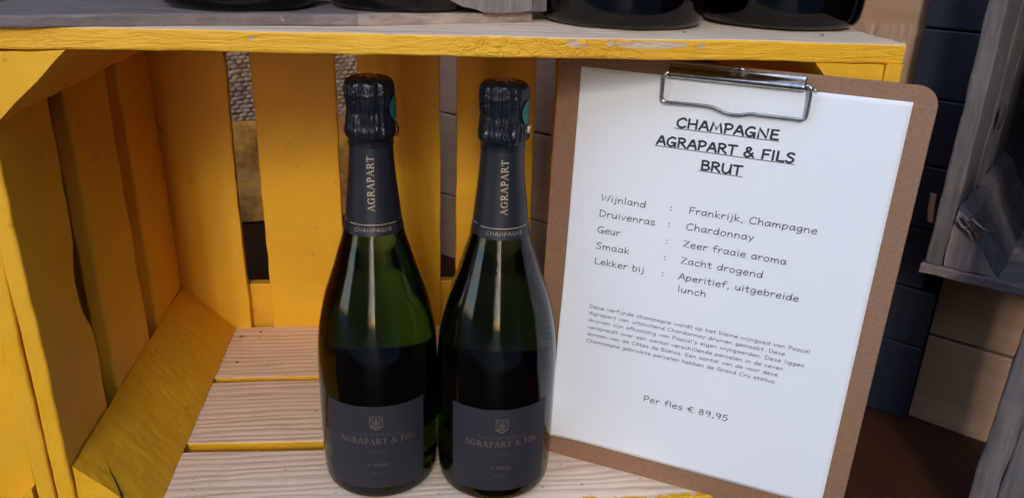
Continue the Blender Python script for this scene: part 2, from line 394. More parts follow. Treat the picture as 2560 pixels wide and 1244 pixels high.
def layout(text, glyphs, track=0.0):
    x = 0; out = []
    for ch in text:
        adv, st = glyphs[ch]
        for s in st:
            if glyphs is GS: hw, pts = s; pts = [(p[0]+x, p[1]) for p in pts]; out.append((hw, pts))
            else:
                if s[0] == 'p': pts = [(p[0]+x, p[1]) for p in s[1:]]
                else: pts = [(p.x+x, p.y) for p in crom(s, 4)]
                out.append((1.0, pts))
        x += adv+track
    return out, x-track
def ribbon(vs, fs, pts, hw, place, lift, subdiv=.004):
    """strip of ink along pts (u,v in metres) with rounded ends; place(u,v,h) puts it on its surface"""
    Q = [Vector((p[0], p[1])) for p in pts]
    R_ = [Q[0]]
    for a, b in zip(Q, Q[1:]):
        k = max(1, int((b-a).length/subdiv))
        for j in range(1, k+1): R_.append(a+(b-a)*(j/k))
    Q = R_
    # rounded caps
    d0 = (Q[1]-Q[0]).normalized() if (Q[1]-Q[0]).length else Vector((1, 0)); d1 = (Q[-1]-Q[-2]).normalized()
    rows = [(Q[0]-d0*hw*.9, hw*.35)]+[(Q[0]-d0*hw*.5, hw*.85)]
    rows += [(q, hw) for q in Q]+[(Q[-1]+d1*hw*.5, hw*.85), (Q[-1]+d1*hw*.9, hw*.35)]
    base = len(vs); n = len(rows)
    for i, (q, h) in enumerate(rows):
        a = rows[max(i-1, 0)][0]; b = rows[min(i+1, n-1)][0]; d = (b-a)
        d = d.normalized() if d.length > 1e-9 else d0
        t1 = (q-a); t2 = (b-q); k = 1.0
        if t1.length > 1e-9 and t2.length > 1e-9:
            c = max(-.6, min(1, t1.normalized().dot(t2.normalized()))); k = min(1.5, 1/math.sqrt((1+c)/2))
        nrm = Vector((-d.y, d.x))*h*k
        vs.append(place(*(q+nrm), lift)); vs.append(place(*(q-nrm), lift))
    for i in range(n-1):
        fs.append((base+2*i+1, base+2*i+3, base+2*i+2, base+2*i))
def write(name, text, u0, v0, width, height, hw, place, mat, parent, glyphs=G, track=0.0, slant=0.0, extra=(), dv=0.0):
    """text from (u0,v0) stretched to the given width; height = cap height in metres; hw = half stroke"""
    st, W_ = layout(text, glyphs, track); vs = []; fs = []
    sy = height/.72; sx = width/W_
    for k, (f, pts) in enumerate(st):
        ribbon(vs, fs, [(u0+(p[0]+slant*p[1])*sx, v0+p[1]*sy+dv*(p[0]*sx/width)) for p in pts], hw*f, place, (k % 7)*6e-6)
    for k, pts in enumerate(extra): ribbon(vs, fs, pts, hw*.75, place, 5e-5)
    return mesh(name, vs, fs, mat, parent)

# ------------------------------------------------------------------ materials
M_YX = yellow('yellow_paint_along_x', 0); M_YY = yellow('yellow_paint_along_y', 1); M_YZ = yellow('yellow_paint_along_z', 2)
M_YE = yellow('flaking_yellow_edge', 0, 1.0, True); M_YEZ = yellow('flaking_yellow_upright', 2, .18)
M_RAWX = raw('raw_pine', 0); M_RAWF = raw('raw_pine_with_paint_smears', 0, (-.134, -.001), 1.52, .15); M_RAWT = raw('raw_pine_top', 0, None, 1.32, .15)
M_WX = weathered('weathered_wood_along_x', 0, 1.35, (1.06, .97, .94)); M_WY = weathered('weathered_wood_along_y', 1, 1.1)
M_WZ = weathered('weathered_wood_along_z', 2, .95); M_WMID = weathered('shaded_grey_boards', 1, .75); M_WIN = weathered('shade_toned_inner_boards', 2, .35, (.9, 1, 1)); M_WEND = weathered('sawn_end_grain', 2, 1.5, (1.04, 1, .98))  # mid and inner tones have the crate's inner shade put into their colour

def glass_mat():
    t = NT('green_bottle_glass'); t.set(Roughness=.035, IOR=1.47, Transmission_Weight=1.0, Base_Color=(.80, .90, .72, 1))
    t.b.inputs['Roughness'].default_value = .08
    p = t.coords((1, 1, .25)); n = t.bump(t.noise(p, 38, 2, .5), .10, .0015)
    va = t.n('ShaderNodeVolumeAbsorption'); va.inputs['Color'].default_value = (.36, .57, .03, 1); va.inputs['Density'].default_value = 60.0
    t.l(va.outputs[0], t.out.inputs['Volume'])
    return t.fin(None, None, n)
M_GLASS = glass_mat()
def foil_mat():
    t = NT('black_crumpled_foil'); t.set(Metallic=.65, Roughness=.27, Specular_IOR_Level=.5)
    t.b.inputs['Base Color'].default_value = (.024, .027, .038, 1)
    p = t.coords((1, 1, .45)); q = t.coords((1, 1, 1))
    n = t.bump(t.noise(p, 170, 4, .6, .5), .55, .0012); n = t.bump(t.noise(q, 700, 3, .6), .25, .0004, n)
    vo = t.n('ShaderNodeTexVoronoi'); vo.feature = 'DISTANCE_TO_EDGE'; vo.inputs['Scale'].default_value = 190; t.l(t.coords((1, 1, .5)), vo.inputs['Vector'])
    n = t.bump(t.step(vo.outputs['Distance'], 0, .12), .2, .0005, n)
    return t.fin(None, None, n)
M_FOIL = foil_mat()
M_LABEL = simple('matt_navy_label_paper', (.019, .0185, .027), .62, bump=(900, .12, .0002), var=.06, vscale=300)
M_NECK = simple('satin_navy_neck_label', (.0105, .0110, .0160), .45, bump=(500, .1, .0002), var=.05)
M_GOLD = simple('pale_gold_print', (.46, .37, .24), .45, .2)
M_DULL = simple('dull_bronze_print', (.17, .135, .105), .42, .35)
M_FAINT = simple('faint_varnish_print', (.078, .068, .068), .35, .2)
M_CREST = simple('silver_bronze_print', (.26, .22, .17), .42, .35)
M_STAR = simple('copper_star_print', (.42, .20, .09), .35, .6)
M_TEAL = simple('teal_duty_seal', (.02, .20, .17), .55, var=.1)
M_TEALD = simple('dark_green_seal_print', (.01, .03, .035), .5)
M_CREAM = simple('cream_chip', (.6, .52, .4), .6)
M_INK = simple('charcoal_ink', (.026, .027, .04), .6)
M_INKS = simple('charcoal_ink_fine', (.05, .055, .085), .6)

def hardboard():
    t = NT('brown_hardboard'); p = t.coords()
    f = t.noise(p, 650, 4, .75); b = t.noise(p, 22, 4, .6); s = t.step(t.noise(p, 900, 2, .5), .70, .74)
    c = t.ramp(f, [(.3, (.215, .108, .060)), (.7, (.34, .187, .110))])
    c = t.mix(t.math('MULTIPLY', t.step(b, .4, .7), .3), c, (.25, .13, .08))
    c = t.mix(t.math('MULTIPLY', s, .5), c, (.10, .045, .03))
    t.set(Roughness=.55, Specular_IOR_Level=.35)
    return t.fin(c, None, t.bump(f, .25, .0003))
M_HARD = hardboard()
M_PAPER = simple('white_office_paper', (.80, .81, .85), .75, bump=(260, .05, .0004), var=.006, vscale=40, Specular_IOR_Level=.2)
def chrome():
    t = NT('worn_nickel_steel'); t.set(Metallic=1.0); p = t.coords((.1, .1, 1)); q = t.coords()
    c = t.ramp(t.noise(q, 260, 4, .6), [(.35, (.42, .39, .36)), (.65, (.62, .59, .56))])
    r = t.ramp(t.noise(q, 120, 4, .6), [(.3, (.16,)*3), (.7, (.26,)*3)])
    return t.fin(c, r, t.bump(t.noise(p, 700, 3, .5), .08, .0002))
M_CHROME = chrome()

# ------------------------------------------------------------------ setting
def sheet(name, x0, x1, y0, y1, z, mat, n=2):
    vs = []; fs = []
    for i in range(n+1):
        for j in range(n+1): vs.append((x0+(x1-x0)*i/n, y0+(y1-y0)*j/n, z))
    for i in range(n):
        for j in range(n):
            a = i*(n+1)+j; fs.append((a, a+n+1, a+n+2, a+1))
    return tag(mesh(name, vs, fs, mat), kind='structure')
def table_mat():
    t = NT('dark_reddish_tabletop'); g = t.coords((1, .05, 1)); p = t.coords()
    c = t.ramp(t.noise(g, 120, 6, .65, .4), [(.3, (.040, .013, .006)), (.7, (.080, .027, .012))])
    t.set(Roughness=.6, Specular_IOR_Level=.15)
    return t.fin(c, None, t.bump(t.noise(g, 300, 4, .6), .3, .0006))
M_TABLE = table_mat()
TZ = -.0135
def slab(name, x0, x1, y0, y1, z0, z1, mat, **k):
    vs = [(x, y, z) for x in (x0, x1) for y in (y0, y1) for z in (z0, z1)]
    fs = [(0, 1, 3, 2), (4, 6, 7, 5), (0, 4, 5, 1), (2, 3, 7, 6), (0, 2, 6, 4), (1, 5, 7, 3)]
    return mesh(name, vs, fs, mat, **k)
tb = slab('tabletop', -1.2, 1.5, -.30, 1.9, TZ-.03, TZ, M_TABLE); tag(tb, kind='structure')
pave = simple('grey_paving', (.17, .17, .18), .7, var=.35, vscale=3, bump=(30, .3, .004))
sheet('ground', -30, 30, -30, 30, -.85, pave)

# wall of pale boards behind, turned 44 degrees
WD = Vector((.71834, -.6957, 0)); WN = Vector((.6957, .71834, 0)); W0 = Vector((.1053, .5046, 0))
def wp(s, z, d=0.0): return W0+WD*s+WN*d+Vector((0, 0, z))
def pale_mat():
    t = NT('pale_stained_boards'); t2 = None
    p = t.coords(); g = t.coords((.08, .08, 1))
    c = t.ramp(t.noise(g, 90, 5, .6), [(.3, (.38, .225, .13)), (.7, (.48, .295, .18))])
    c = t.mix(t.math('MULTIPLY', t.step(t.noise(p, 12, 4, .6), .4, .7), .35), c, (.28, .16, .09))
    sp = t.step(t.noise(p, 70, 3, .5), .73, .77); c = t.mix(t.math('MULTIPLY', sp, .6), c, (.07, .045, .03))
    t.set(Roughness=.6); return t.fin(c, None, t.bump(t.noise(g, 300, 4, .6), .3, .0006))
M_PALE = pale_mat(); M_NAVY = simple('navy_blue_paint', (.0105, .016, .032), .5, var=.15, vscale=30, bump=(240, .25, .0006))
M_DARK = simple('dark_gap', (.01, .008, .007), .9)
wall = empty('wall', tuple(wp(0, 0))); tag(wall, kind='structure')
def wplank(name, s0, s1, z0, z1, d0, mat, parent, off=Vector((0, 0, 0))):
    pl = plank(name, wp(s0, z0, d0)-off, WD*(s1-s0), (0, 0, z1-z0), WN*.014, mat, parent, n=8, bev=.0018, jit=.0004)
    return pl
woff = wp(0, 0)
for zz0, zz1 in ((TZ, .0725), (.0742, .1795), (.1812, .2860), (.2877, .3935), (.3952, .50), (.5017, .61)):
    wplank('plank', -.10, .5175, zz0, zz1, .004, M_PALE, wall, woff)
for zz0, zz1 in ((TZ, .0725), (.0742, .1475)):
    wplank('plank', .5755, .652, zz0, zz1, .004, M_PALE, wall, woff)
bk = mesh('backing', [wp(-.10, TZ, .019)-woff, wp(.652, TZ, .019)-woff, wp(.652, .1475, .019)-woff, wp(.560, .1475, .019)-woff, wp(.560, 1.5, .019)-woff, wp(-.10, 1.5, .019)-woff], [(0, 1, 2, 3, 4, 5)], M_DARK, wall)
post = empty('painted_post', tuple(wp(.5455, TZ, -.004))); poff = wp(.5455, TZ, -.004)
tag(post, 'dark navy painted post of short stacked boards between clipboard and weathered crate', 'post')
z = -.0135
for z1 in (.0625, .1172, .1722, .2274, .2824, .3376, .3928, .448, .503, .56):
    pl = plank('board', wp(.518, z+.0006, -.006)-poff, WD*(.0562 if z1 < .14 else .0440), (0, 0, z1-z-.0012), WN*.022, M_NAVY, post, n=6, bev=.0012, jit=.0003); z = z1
# upper right: crumpled clear film by the navy post
film = NT('clear_film'); film.set(Roughness=.16, Base_Color=(.55, .42, .34, 1), Specular_IOR_Level=.9)
film.l(film.bump(film.noise(film.coords(), 60, 4, .6), .7, .004), film.b.inputs['Normal'])
tr_ = film.n('ShaderNodeBsdfTransparent'); mx_ = film.n('ShaderNodeMixShader'); mx_.inputs[0].default_value = .20
film.l(tr_.outputs[0], mx_.inputs[1]); film.l(film.b.outputs[0], mx_.inputs[2]); film.l(mx_.outputs[0], film.out.inputs[0]); film = film.m
def crumple(name, org, du, dv, dn, amp, sc, mat, nu=34, nv=30, seed=1.0, bow=.02):
    org, du, dv, dn = map(Vector, (org, du, dv, dn)); vs = []; fs = []
    for i in range(nu+1):
        for j in range(nv+1):
            u, v = i/nu, j/nv; p = org+du*u+dv*v
            a = noise.turbulence_vector(Vector((u*sc, v*sc, seed)), 3, True)
            vs.append(p+dn.normalized()*(amp*a.x+bow*math.sin(math.pi*u)*math.sin(math.pi*min(1, v+.15)))+du.normalized()*amp*.5*a.y+dv.normalized()*amp*.5*a.z)
    n = nv+1
    for i in range(nu):
        for j in range(nv): fs.append((i*n+j, (i+1)*n+j, (i+1)*n+j+1, i*n+j+1))
    return mesh(name, vs, fs, mat, smooth=False)
fo = crumple('plastic_bag', wp(.455, TZ, -.030), WD*.058, (0, 0, .352), WN*-1, .010, 3.2, film, seed=4.3, bow=.012)
md = fo.modifiers.new('thick', 'SOLIDIFY'); md.thickness = .0006
tag(fo, 'crumpled clear plastic bag standing against the pale boards beside the navy post', 'plastic bag')

# lumpy wicker screen seen through the left gaps and an added sheet below it, painted as a golden glow
def screen():
    a = Vector((-.262, .905, 0)); b = Vector((.20, 1.25, 0)); d = (b-a); L = d.length; d.normalize(); nn = Vector((d.y, -d.x, 0))
    root = empty('wicker_screen', (a.x, a.y, TZ)); vs = []; fs = []
    a = a-d*.30; L = 1.05
    cell = .0075; H_ = .42; rows = int(H_/cell); cols = int(L/(cell*1.9))
    rnd = random.Random(5)
    for r_ in range(rows):
        for c_ in range(cols):
            cx = (c_+.5*(r_ % 2))*cell*1.9+rnd.uniform(-.002, .002); cz = (r_+.5)*cell+rnd.uniform(-.001, .001)
            rx, rz, rn = cell*1.08*rnd.uniform(.8, 1.05), cell*.56*rnd.uniform(.8, 1.1), .0022*rnd.uniform(.5, 1.4)
            b0 = len(vs); K = 8
            for ring, (f, h) in enumerate(((1.0, 0), (.72, .7), (0, 1))):
                if f == 0: vs.append(a+d*cx+nn*rn+Vector((0, 0, cz)) - Vector((root.location.x, root.location.y, 0))); continue
                for k in range(K):
                    t = 2*math.pi*k/K
                    vs.append(a+d*(cx+rx*f*math.cos(t))+nn*(rn*h)+Vector((0, 0, cz+rz*f*math.sin(t)))-Vector((root.location.x, root.location.y, 0)))
            for k in range(K):
                fs.append((b0+k, b0+(k+1) % K, b0+K+(k+1) % K, b0+K+k)); fs.append((b0+K+k, b0+K+(k+1) % K, b0+2*K))
    m = NT('dry_wicker'); p = m.coords(); c = m.ramp(m.noise(p, 45, 5, .7), [(.3, (.20, .125, .075)), (.5, (.36, .24, .15)), (.7, (.50, .36, .24))])
    m.set(Roughness=.8); m = m.fin(c, None, m.bump(m.noise(p, 400, 4, .6), .6, .001))
    o = mesh('weave', vs, fs, m, root, True); o['kind'] = 'stuff'
    L0 = Vector((root.location.x, root.location.y, 0))
    slab_v = [a-L0, a+d*L-L0, a+d*L+Vector((0, 0, H_))-L0, a+Vector((0, 0, H_))-L0]; slab_v += [v-nn*.012 for v in slab_v]
    mesh('backing', slab_v, [(0, 1, 2, 3), (7, 6, 5, 4), (0, 4, 5, 1), (1, 5, 6, 2), (2, 6, 7, 3), (3, 7, 4, 0)], simple('wicker_backing', (.12, .07, .04), .9), root)
    for s, e in (((.36, .02, .16), (.345, .02, .47)), ((.37, .02, .10), (.42, .02, .135)), ((.37, .02, .13), (.43, .02, .10))):
        tube('tie', [a+d*s[0]+nn*.008+Vector((0, 0, s[2]))-L0, a+d*e[0]+nn*.008+Vector((0, 0, e[2]))-L0], .0016, M_DARK, root)
    tag(root, 'rough grey brown woven screen behind the slats at the left of the left bottle', 'screen')
screen()
mb = NT('brown_gold_glow'); mb.set(Roughness=.38, Metallic=.0, Specular_IOR_Level=.15)
mb = mb.fin(mb.ramp(mb.noise(mb.coords((1, 1, .5)), 14, 4, .6), [(.36, (.085, .026, .009)), (.56, (.75, .30, .045))]), None, mb.bump(mb.noise(mb.coords(), 30, 3, .5), .3, .003))  # gold end of the ramp paints the warm glow reflected on the tabletop
pk = crumple('golden_glow_sheet', (-.30, .62, TZ), (.46, .10, 0), (-.02, .10, .125), (0, -1, .4), .007, 2.2, mb, 46, 24, 9.1, .02)
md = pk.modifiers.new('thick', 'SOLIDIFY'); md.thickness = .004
tag(pk, 'added crumpled sheet coloured brown and gold as a warm glow, behind the yellow slats below the woven screen', 'glow sheet')

# added, unseen roof, side panels and street blocks: shaped to shade the place and show in the glass
M_SHADE = simple('dark_shade_panel', (.06, .055, .05), .9, var=.1); M_BLOCK = simple('dark_street_blocker', (.05, .043, .04), .8, var=.3, vscale=3)
cn = slab('shade_canopy', -2.6, 2.6, .32, 2.6, 1.65, 1.68, M_SHADE); tag(cn, kind='structure')
bw = slab('shade_back', -2.6, 2.6, 2.0, 2.03, -.85, 1.65, M_SHADE); tag(bw, kind='structure')
for sx, y0, zt in ((-2.6, -.2, 1.65), (1.55, -1.6, 2.3)):  # right panel added to keep side light off the crate's left wall
    q = slab('shade_side', sx, sx+.03, y0, 2.0, -.85, zt, M_SHADE); tag(q, kind='structure')
xs = [(-16, -9.3, 4.6), (-9.2, -2.75, 8.2), (-2.3, -2.15, 5.4), (-1.65, -1.45, 5.4), (-.95, -.82, 5.4), (-.25, 5.6, 8.2), (5.9, 6.15, 5.0), (6.6, 9.4, 5.6), (10.2, 16, 4.6)]  # added blocks: gaps let the sun through, thin poles split the glass reflections
fr = empty('street_blockers', (0, -9, -.85)); tag(fr, kind='structure')
for a, b, h in xs:
    slab('street_blocker', a, b, -1.5, 0, 0, h+.4, M_BLOCK, parent=fr)

# ------------------------------------------------------------------ yellow crate
H, TH, D, XL, XR = .3309, .0125, .2948, -.1757, .3713
def slope_z(x): return H+(.3322-H)*(XR-x)/(XR-XL)
crate = empty('wooden_crate', (0, 0, 0))
tag(crate, 'large yellow painted wooden crate lying on its side holding the two bottles and the clipboard', 'crate')
def s_top(n, c):
    if n.z > .6: return 1
    if n.y < -.5 and c.y < .01: return 2
    return 0
def wt(p, s, a, c): p = p.copy(); p.z += (.3322-H)*(XR-p.x)/(XR-XL); return p
L_ = XR-XL+.012
for y0, y1 in ((-.0005, .1400), (.1500, D)):
    plank('top_board', (XL-.012, y0, H), (L_, 0, 0), (0, y1-y0, 0), (0, 0, TH), [M_YX, M_RAWT, M_YE], crate, n=90, bev=.0014, jit=.0006, side=s_top, warp=wt)
for k, (y0, y1) in enumerate(((-.0050, .0770), (.0895, .1850), (.1930, D))):
    def wf(p, s, a, c):
        p = p.copy(); p.y -= .030*(p.x+.03)*(1 if y0 > 0 else a) if p.x < .2 else .030*.23*(1 if y0 > 0 else a)
        return p
    plank('floor_board', (XL-.012, y0, -.012), (L_, 0, 0), (0, y1-y0, 0), (0, 0, .012), [M_YX, M_RAWF, M_YE], crate, n=70, bev=.0012, jit=.0005, side=s_top, warp=wf)
# left wall: three upright boards
def w1(p, s, a, c):
    p = p.copy(); p.x -= .0028*(p.z/H)
    if a > .5:
        p.y -= .0110*math.exp(-((p.z-.153)/.030)**4)+.001*math.sin(p.z*40)
        if p.z < .11: p.y += .0035*(1-p.z/.11)
    return p
def w2(p, s, a, c): p = p.copy(); p.x -= .0028*(p.z/H); return p
def s_front(n, c): return 1 if n.y < -.6 and c.y < .01 else 0
wl = ((-.0020, .0755, w1), (.0998, .1838, w2), (.2078, D-.001, w2))
for y0, y1, wf in wl:
    plank('wall_board', (XL-.0112, y0, .0004), (0, 0, H+.0006), (0, y1-y0, 0), (.0112, 0, 0), [M_YZ, M_YEZ], crate, n=60, bev=.0016, jit=.0007, side=s_front, warp=wf)
for y0, y1 in ((-.0020, .0855), (.097, .185), (.200, D-.001)):
    plank('wall_board', (XR-.0112, y0, .0004), (0, 0, H-.0008), (0, y1-y0, 0), (.0112, 0, 0), [M_YZ, M_YEZ], crate, n=30, bev=.0014, jit=.0005, side=s_front)
# back slats
xs_ = ((XL-.0135, -.1112, -.1100), (-.0886, -.0112, -.0100), (.0092, .0882, .0880), (.1042, .1820, .1830), (.2010, .2800, .2800), (.2990, XR, XR))
for x0, x1, x1b in xs_:
    plank('back_slat', (x0, D, -.010), (0, 0, H+.020), (x1-x0, 0, 0), (0, .0095, 0), M_YZ, crate, n=50, bev=.0012, jit=.0007)
plank('back_rail', (XL, D+.0098, -.010), (XR-XL, 0, 0), (0, 0, .0558), (0, .011, 0), M_YX, crate, n=30)
plank('back_rail', (XL, D+.0098, .2890), (XR-XL, 0, 0), (0, 0, .050), (0, .011, 0), M_YX, crate, n=30)
# triangular corner posts running front to back
def s_end(n, c): return 1 if n.y < -.6 and c.y < .02 else 0
g_ = .0003
prism('corner_post', [(XL+g_, .0012, .0006), (XL+.0485, .0012, .0006), (XL+g_, .0012, .0495)], (0, D-.002, 0), [M_YY, M_YEZ], crate, n=60, jit=.0007, side=s_end)
prism('corner_post', [(XL-.0022, .0004, H-.0004), (XL+.0432, .0004, H-.0002), (XL-.0018, .0004, H-.0420)], (0, D-.002, 0), [M_YY, M_YEZ], crate, n=60, jit=.0012, side=s_end, seed=8)
prism('corner_post', [(XR-.0115, .0004, H-.0008), (XR-.058, .0004, H-.0008), (XR-.0115, .0004, H-.050)], (0, D-.002, 0), [M_YY, M_YEZ], crate, n=60, jit=.0010, side=s_end, seed=12)
prism('corner_post', [(XR-.0115, .0004, .0006), (XR-.058, .0004, .0006), (XR-.0115, .0004, .050)], (0, D-.002, 0), [M_YY, M_YEZ], crate, n=60, jit=.0010, side=s_end, seed=15)
# split in the lower corner post, nail heads
dn_ = Vector((.0004, 0, .0004))
ck = [Vector(p)+dn_ for p in ((-.1645, .0268, .0373), (-.1640, .0261, .0368), (-.1608, .0214, .0336), (-.1583, .0170, .0311), (-.1560, .0146, .0288), (-.1536, .0114, .0264), (-.1498, .0060, .0226), (-.1471, .0021, .0199))][::-1]
tube('crack', ck, lambda t: .00085*(1-t*.85)+.0001, M_DARK, crate, 6)
M_NAIL = simple('rusty_nail', (.12, .06, .03), .6, .5)
def disc(name, c, n, r, h, mat, parent, k=10):
    n = Vector(n).normalized(); a = n.orthogonal().normalized(); b = n.cross(a); c = Vector(c); vs = []
    for hh, f in ((0, 1), (h*.8, .95), (h, .6)):
        for i in range(k): t = 2*math.pi*i/k; vs.append(c+n*hh+(a*math.cos(t)+b*math.sin(t))*r*f)
    fs = [(l*k+i, l*k+(i+1) % k, (l+1)*k+(i+1) % k, (l+1)*k+i) for l in (0, 1) for i in range(k)]+[tuple(range(2*k, 3*k))]
    return mesh(name, vs, fs, mat, parent, True)
for x, y in ((-.118, .275), (-.100, .283), (-.112, .222)): disc('nail', (x, y, .0006), (0, 0, 1), .0014, .0004, M_NAIL, crate)
for x in (.236, .330): disc('nail', (x, .030, H+TH+.0003), (0, 0, 1), .0013, .0005, M_NAIL, crate)

# neighbour crate at the lower left
nb = empty('wooden_crate', (-.2035, .002, TZ))
tag(nb, 'yellow crate cut by the left frame edge, standing close beside the big crate', 'crate')
no = Vector((-.2035, .002, TZ))
plank('wall_board', Vector((-.2010, -.001, TZ+.0005))-no, (0, 0, .36), (0, .086, 0), (.0115, 0, 0), [M_YZ, M_YEZ], nb, n=50, jit=.0008, bev=.0018, side=lambda n, c: 1 if n.y < -.6 else 0)
plank('wall_board', Vector((-.2010, .160, TZ+.0005))-no, (0, 0, .36), (0, .14, 0), (.0115, 0, 0), M_YZ, nb, n=20)
plank('front_board', Vector((-.2780, .006, TZ+.0005))-no, (0, 0, .36), (.0745, 0, 0), (0, .010, 0), M_YZ, nb, n=40, jit=.0006)
plank('front_board', Vector((-.3600, .007, TZ+.0005))-no, (0, 0, .36), (.079, 0, 0), (0, .010, 0), M_YZ, nb, n=20)
plank('back_board', Vector((-.3600, .302, TZ+.0005))-no, (0, 0, .36), (.170, 0, 0), (0, .010, 0), M_YZ, nb, n=12)
plank('wall_board', Vector((-.3720, .0, TZ+.0005))-no, (0, 0, .36), (0, .31, 0), (.0115, 0, 0), M_YZ, nb, n=12)
plank('top_board', Vector((-.3720, .0, TZ+.3620))-no, (.182, 0, 0), (0, .31, 0), (0, 0, .011), M_YX, nb, n=12)
prism('corner_post', [Vector((-.2035, -.001, TZ+.0005))-no, Vector((-.2480, -.001, TZ+.0005))-no, Vector((-.2035, -.001, .034))-no], (0, .006, 0), M_YEZ, nb, n=4)

# ------------------------------------------------------------------ bottles
PR = [(0, .0), (.0045, .012), (.0040, .022), (.0012, .0300), (0, .0345), (.0004, .0385), (.0020, .0411), (.0045, .0425), (.009, .0434), (.020, .0440), (.04, .04445),
      (.07, .0446), (.1, .0445), (.121, .0433), (.1368, .0408), (.1525, .0372), (.164, .0334), (.1764, .0292), (.188, .0257), (.1989, .0222), (.2108, .0196),
      (.2299, .0174), (.2417, .0160), (.2528, .0151), (.262, .0146), (.268, .0145), (.275, .0140), (.285, .0138), (.29, .0128)]
PR[0] = (.010, .0002)
def prof_at(z):
    P = PR[8:]
    if z <= P[0][0]: return P[0][1]
    for (a, ra), (b, rb) in zip(P, P[1:]):
        if a <= z <= b:
            t = (z-a)/(b-a); return ra+(rb-ra)*t
    return P[-1][1]
SM = crom([(r, z) for z, r in PR], 4)
SMz = [(p.y, p.x) for p in SM]
def rad(z):
    best = None
    for (a, ra), (b, rb) in zip(SMz[28:], SMz[29:]):
        if a <= z <= b and b > a: return ra+(rb-ra)*(z-a)/(b-a)
    return prof_at(z)
def lathe(name, prof, mat, parent, seg=96, close=True):
    vs = []; fs = []; n = len(prof)
    for z, r in prof:
        for k in range(seg):
            t = 2*math.pi*k/seg; vs.append((r*math.sin(t), -r*math.cos(t), z))
    for i in range(n-1):
        for k in range(seg):
            k2 = (k+1) % seg; fs.append((i*seg+k, i*seg+k2, (i+1)*seg+k2, (i+1)*seg+k))
    if close: fs += [tuple(reversed(range(seg))), tuple(range((n-1)*seg, n*seg))]
    return mesh(name, vs, fs, mat, parent, True)
def cyl(a, z, r): return Vector((r*math.sin(a), -r*math.cos(a), z))
def patch(name, a0, a1, z0, z1, off, mat, parent, nu=40, nv=14, edge=None, thick=.00018):
    """thin paper wrapped on the bottle between two angles and heights"""
    vs = []; fs = []; N = (nu+1)*(nv+1)
    for o_ in (off+thick, off):
        for i in range(nu+1):
            for j in range(nv+1):
                a = a0+(a1-a0)*i/nu; f = j/nv; zz = z0+(z1-z0)*f
                if edge: zz += edge(a, f)
                vs.append(cyl(a, zz, rad(zz)+o_))
    n = nv+1
    for i in range(nu):
        for j in range(nv):
            fs.append((i*n+j, (i+1)*n+j, (i+1)*n+j+1, i*n+j+1)); fs.append((N+i*n+j+1, N+(i+1)*n+j+1, N+(i+1)*n+j, N+i*n+j))
    for i in range(nu):
        fs.append((i*n, N+i*n, N+(i+1)*n, (i+1)*n)); fs.append((i*n+nv, (i+1)*n+nv, N+(i+1)*n+nv, N+i*n+nv))
    for j in range(nv):
        fs.append((j, j+1, N+j+1, N+j)); fs.append((nu*n+j+1, nu*n+j, N+nu*n+j, N+nu*n+j+1))
    return mesh(name, vs, fs, mat, parent, False)
CAPP = [(.2640, .01545), (.2670, .0153), (.2690, .0158), (.2704, .0166), (.2725, .0170), (.2750, .0170), (.2780, .0163), (.2820, .0160), (.2859, .0159), (.2900, .0160),
        (.2940, .0163), (.2968, .01645), (.3000, .0165), (.3030, .0163), (.3052, .0159), (.3068, .0151), (.3079, .0140), (.3086, .0122), (.3090, .0095), (.3092, .006), (.3093, .0005)]
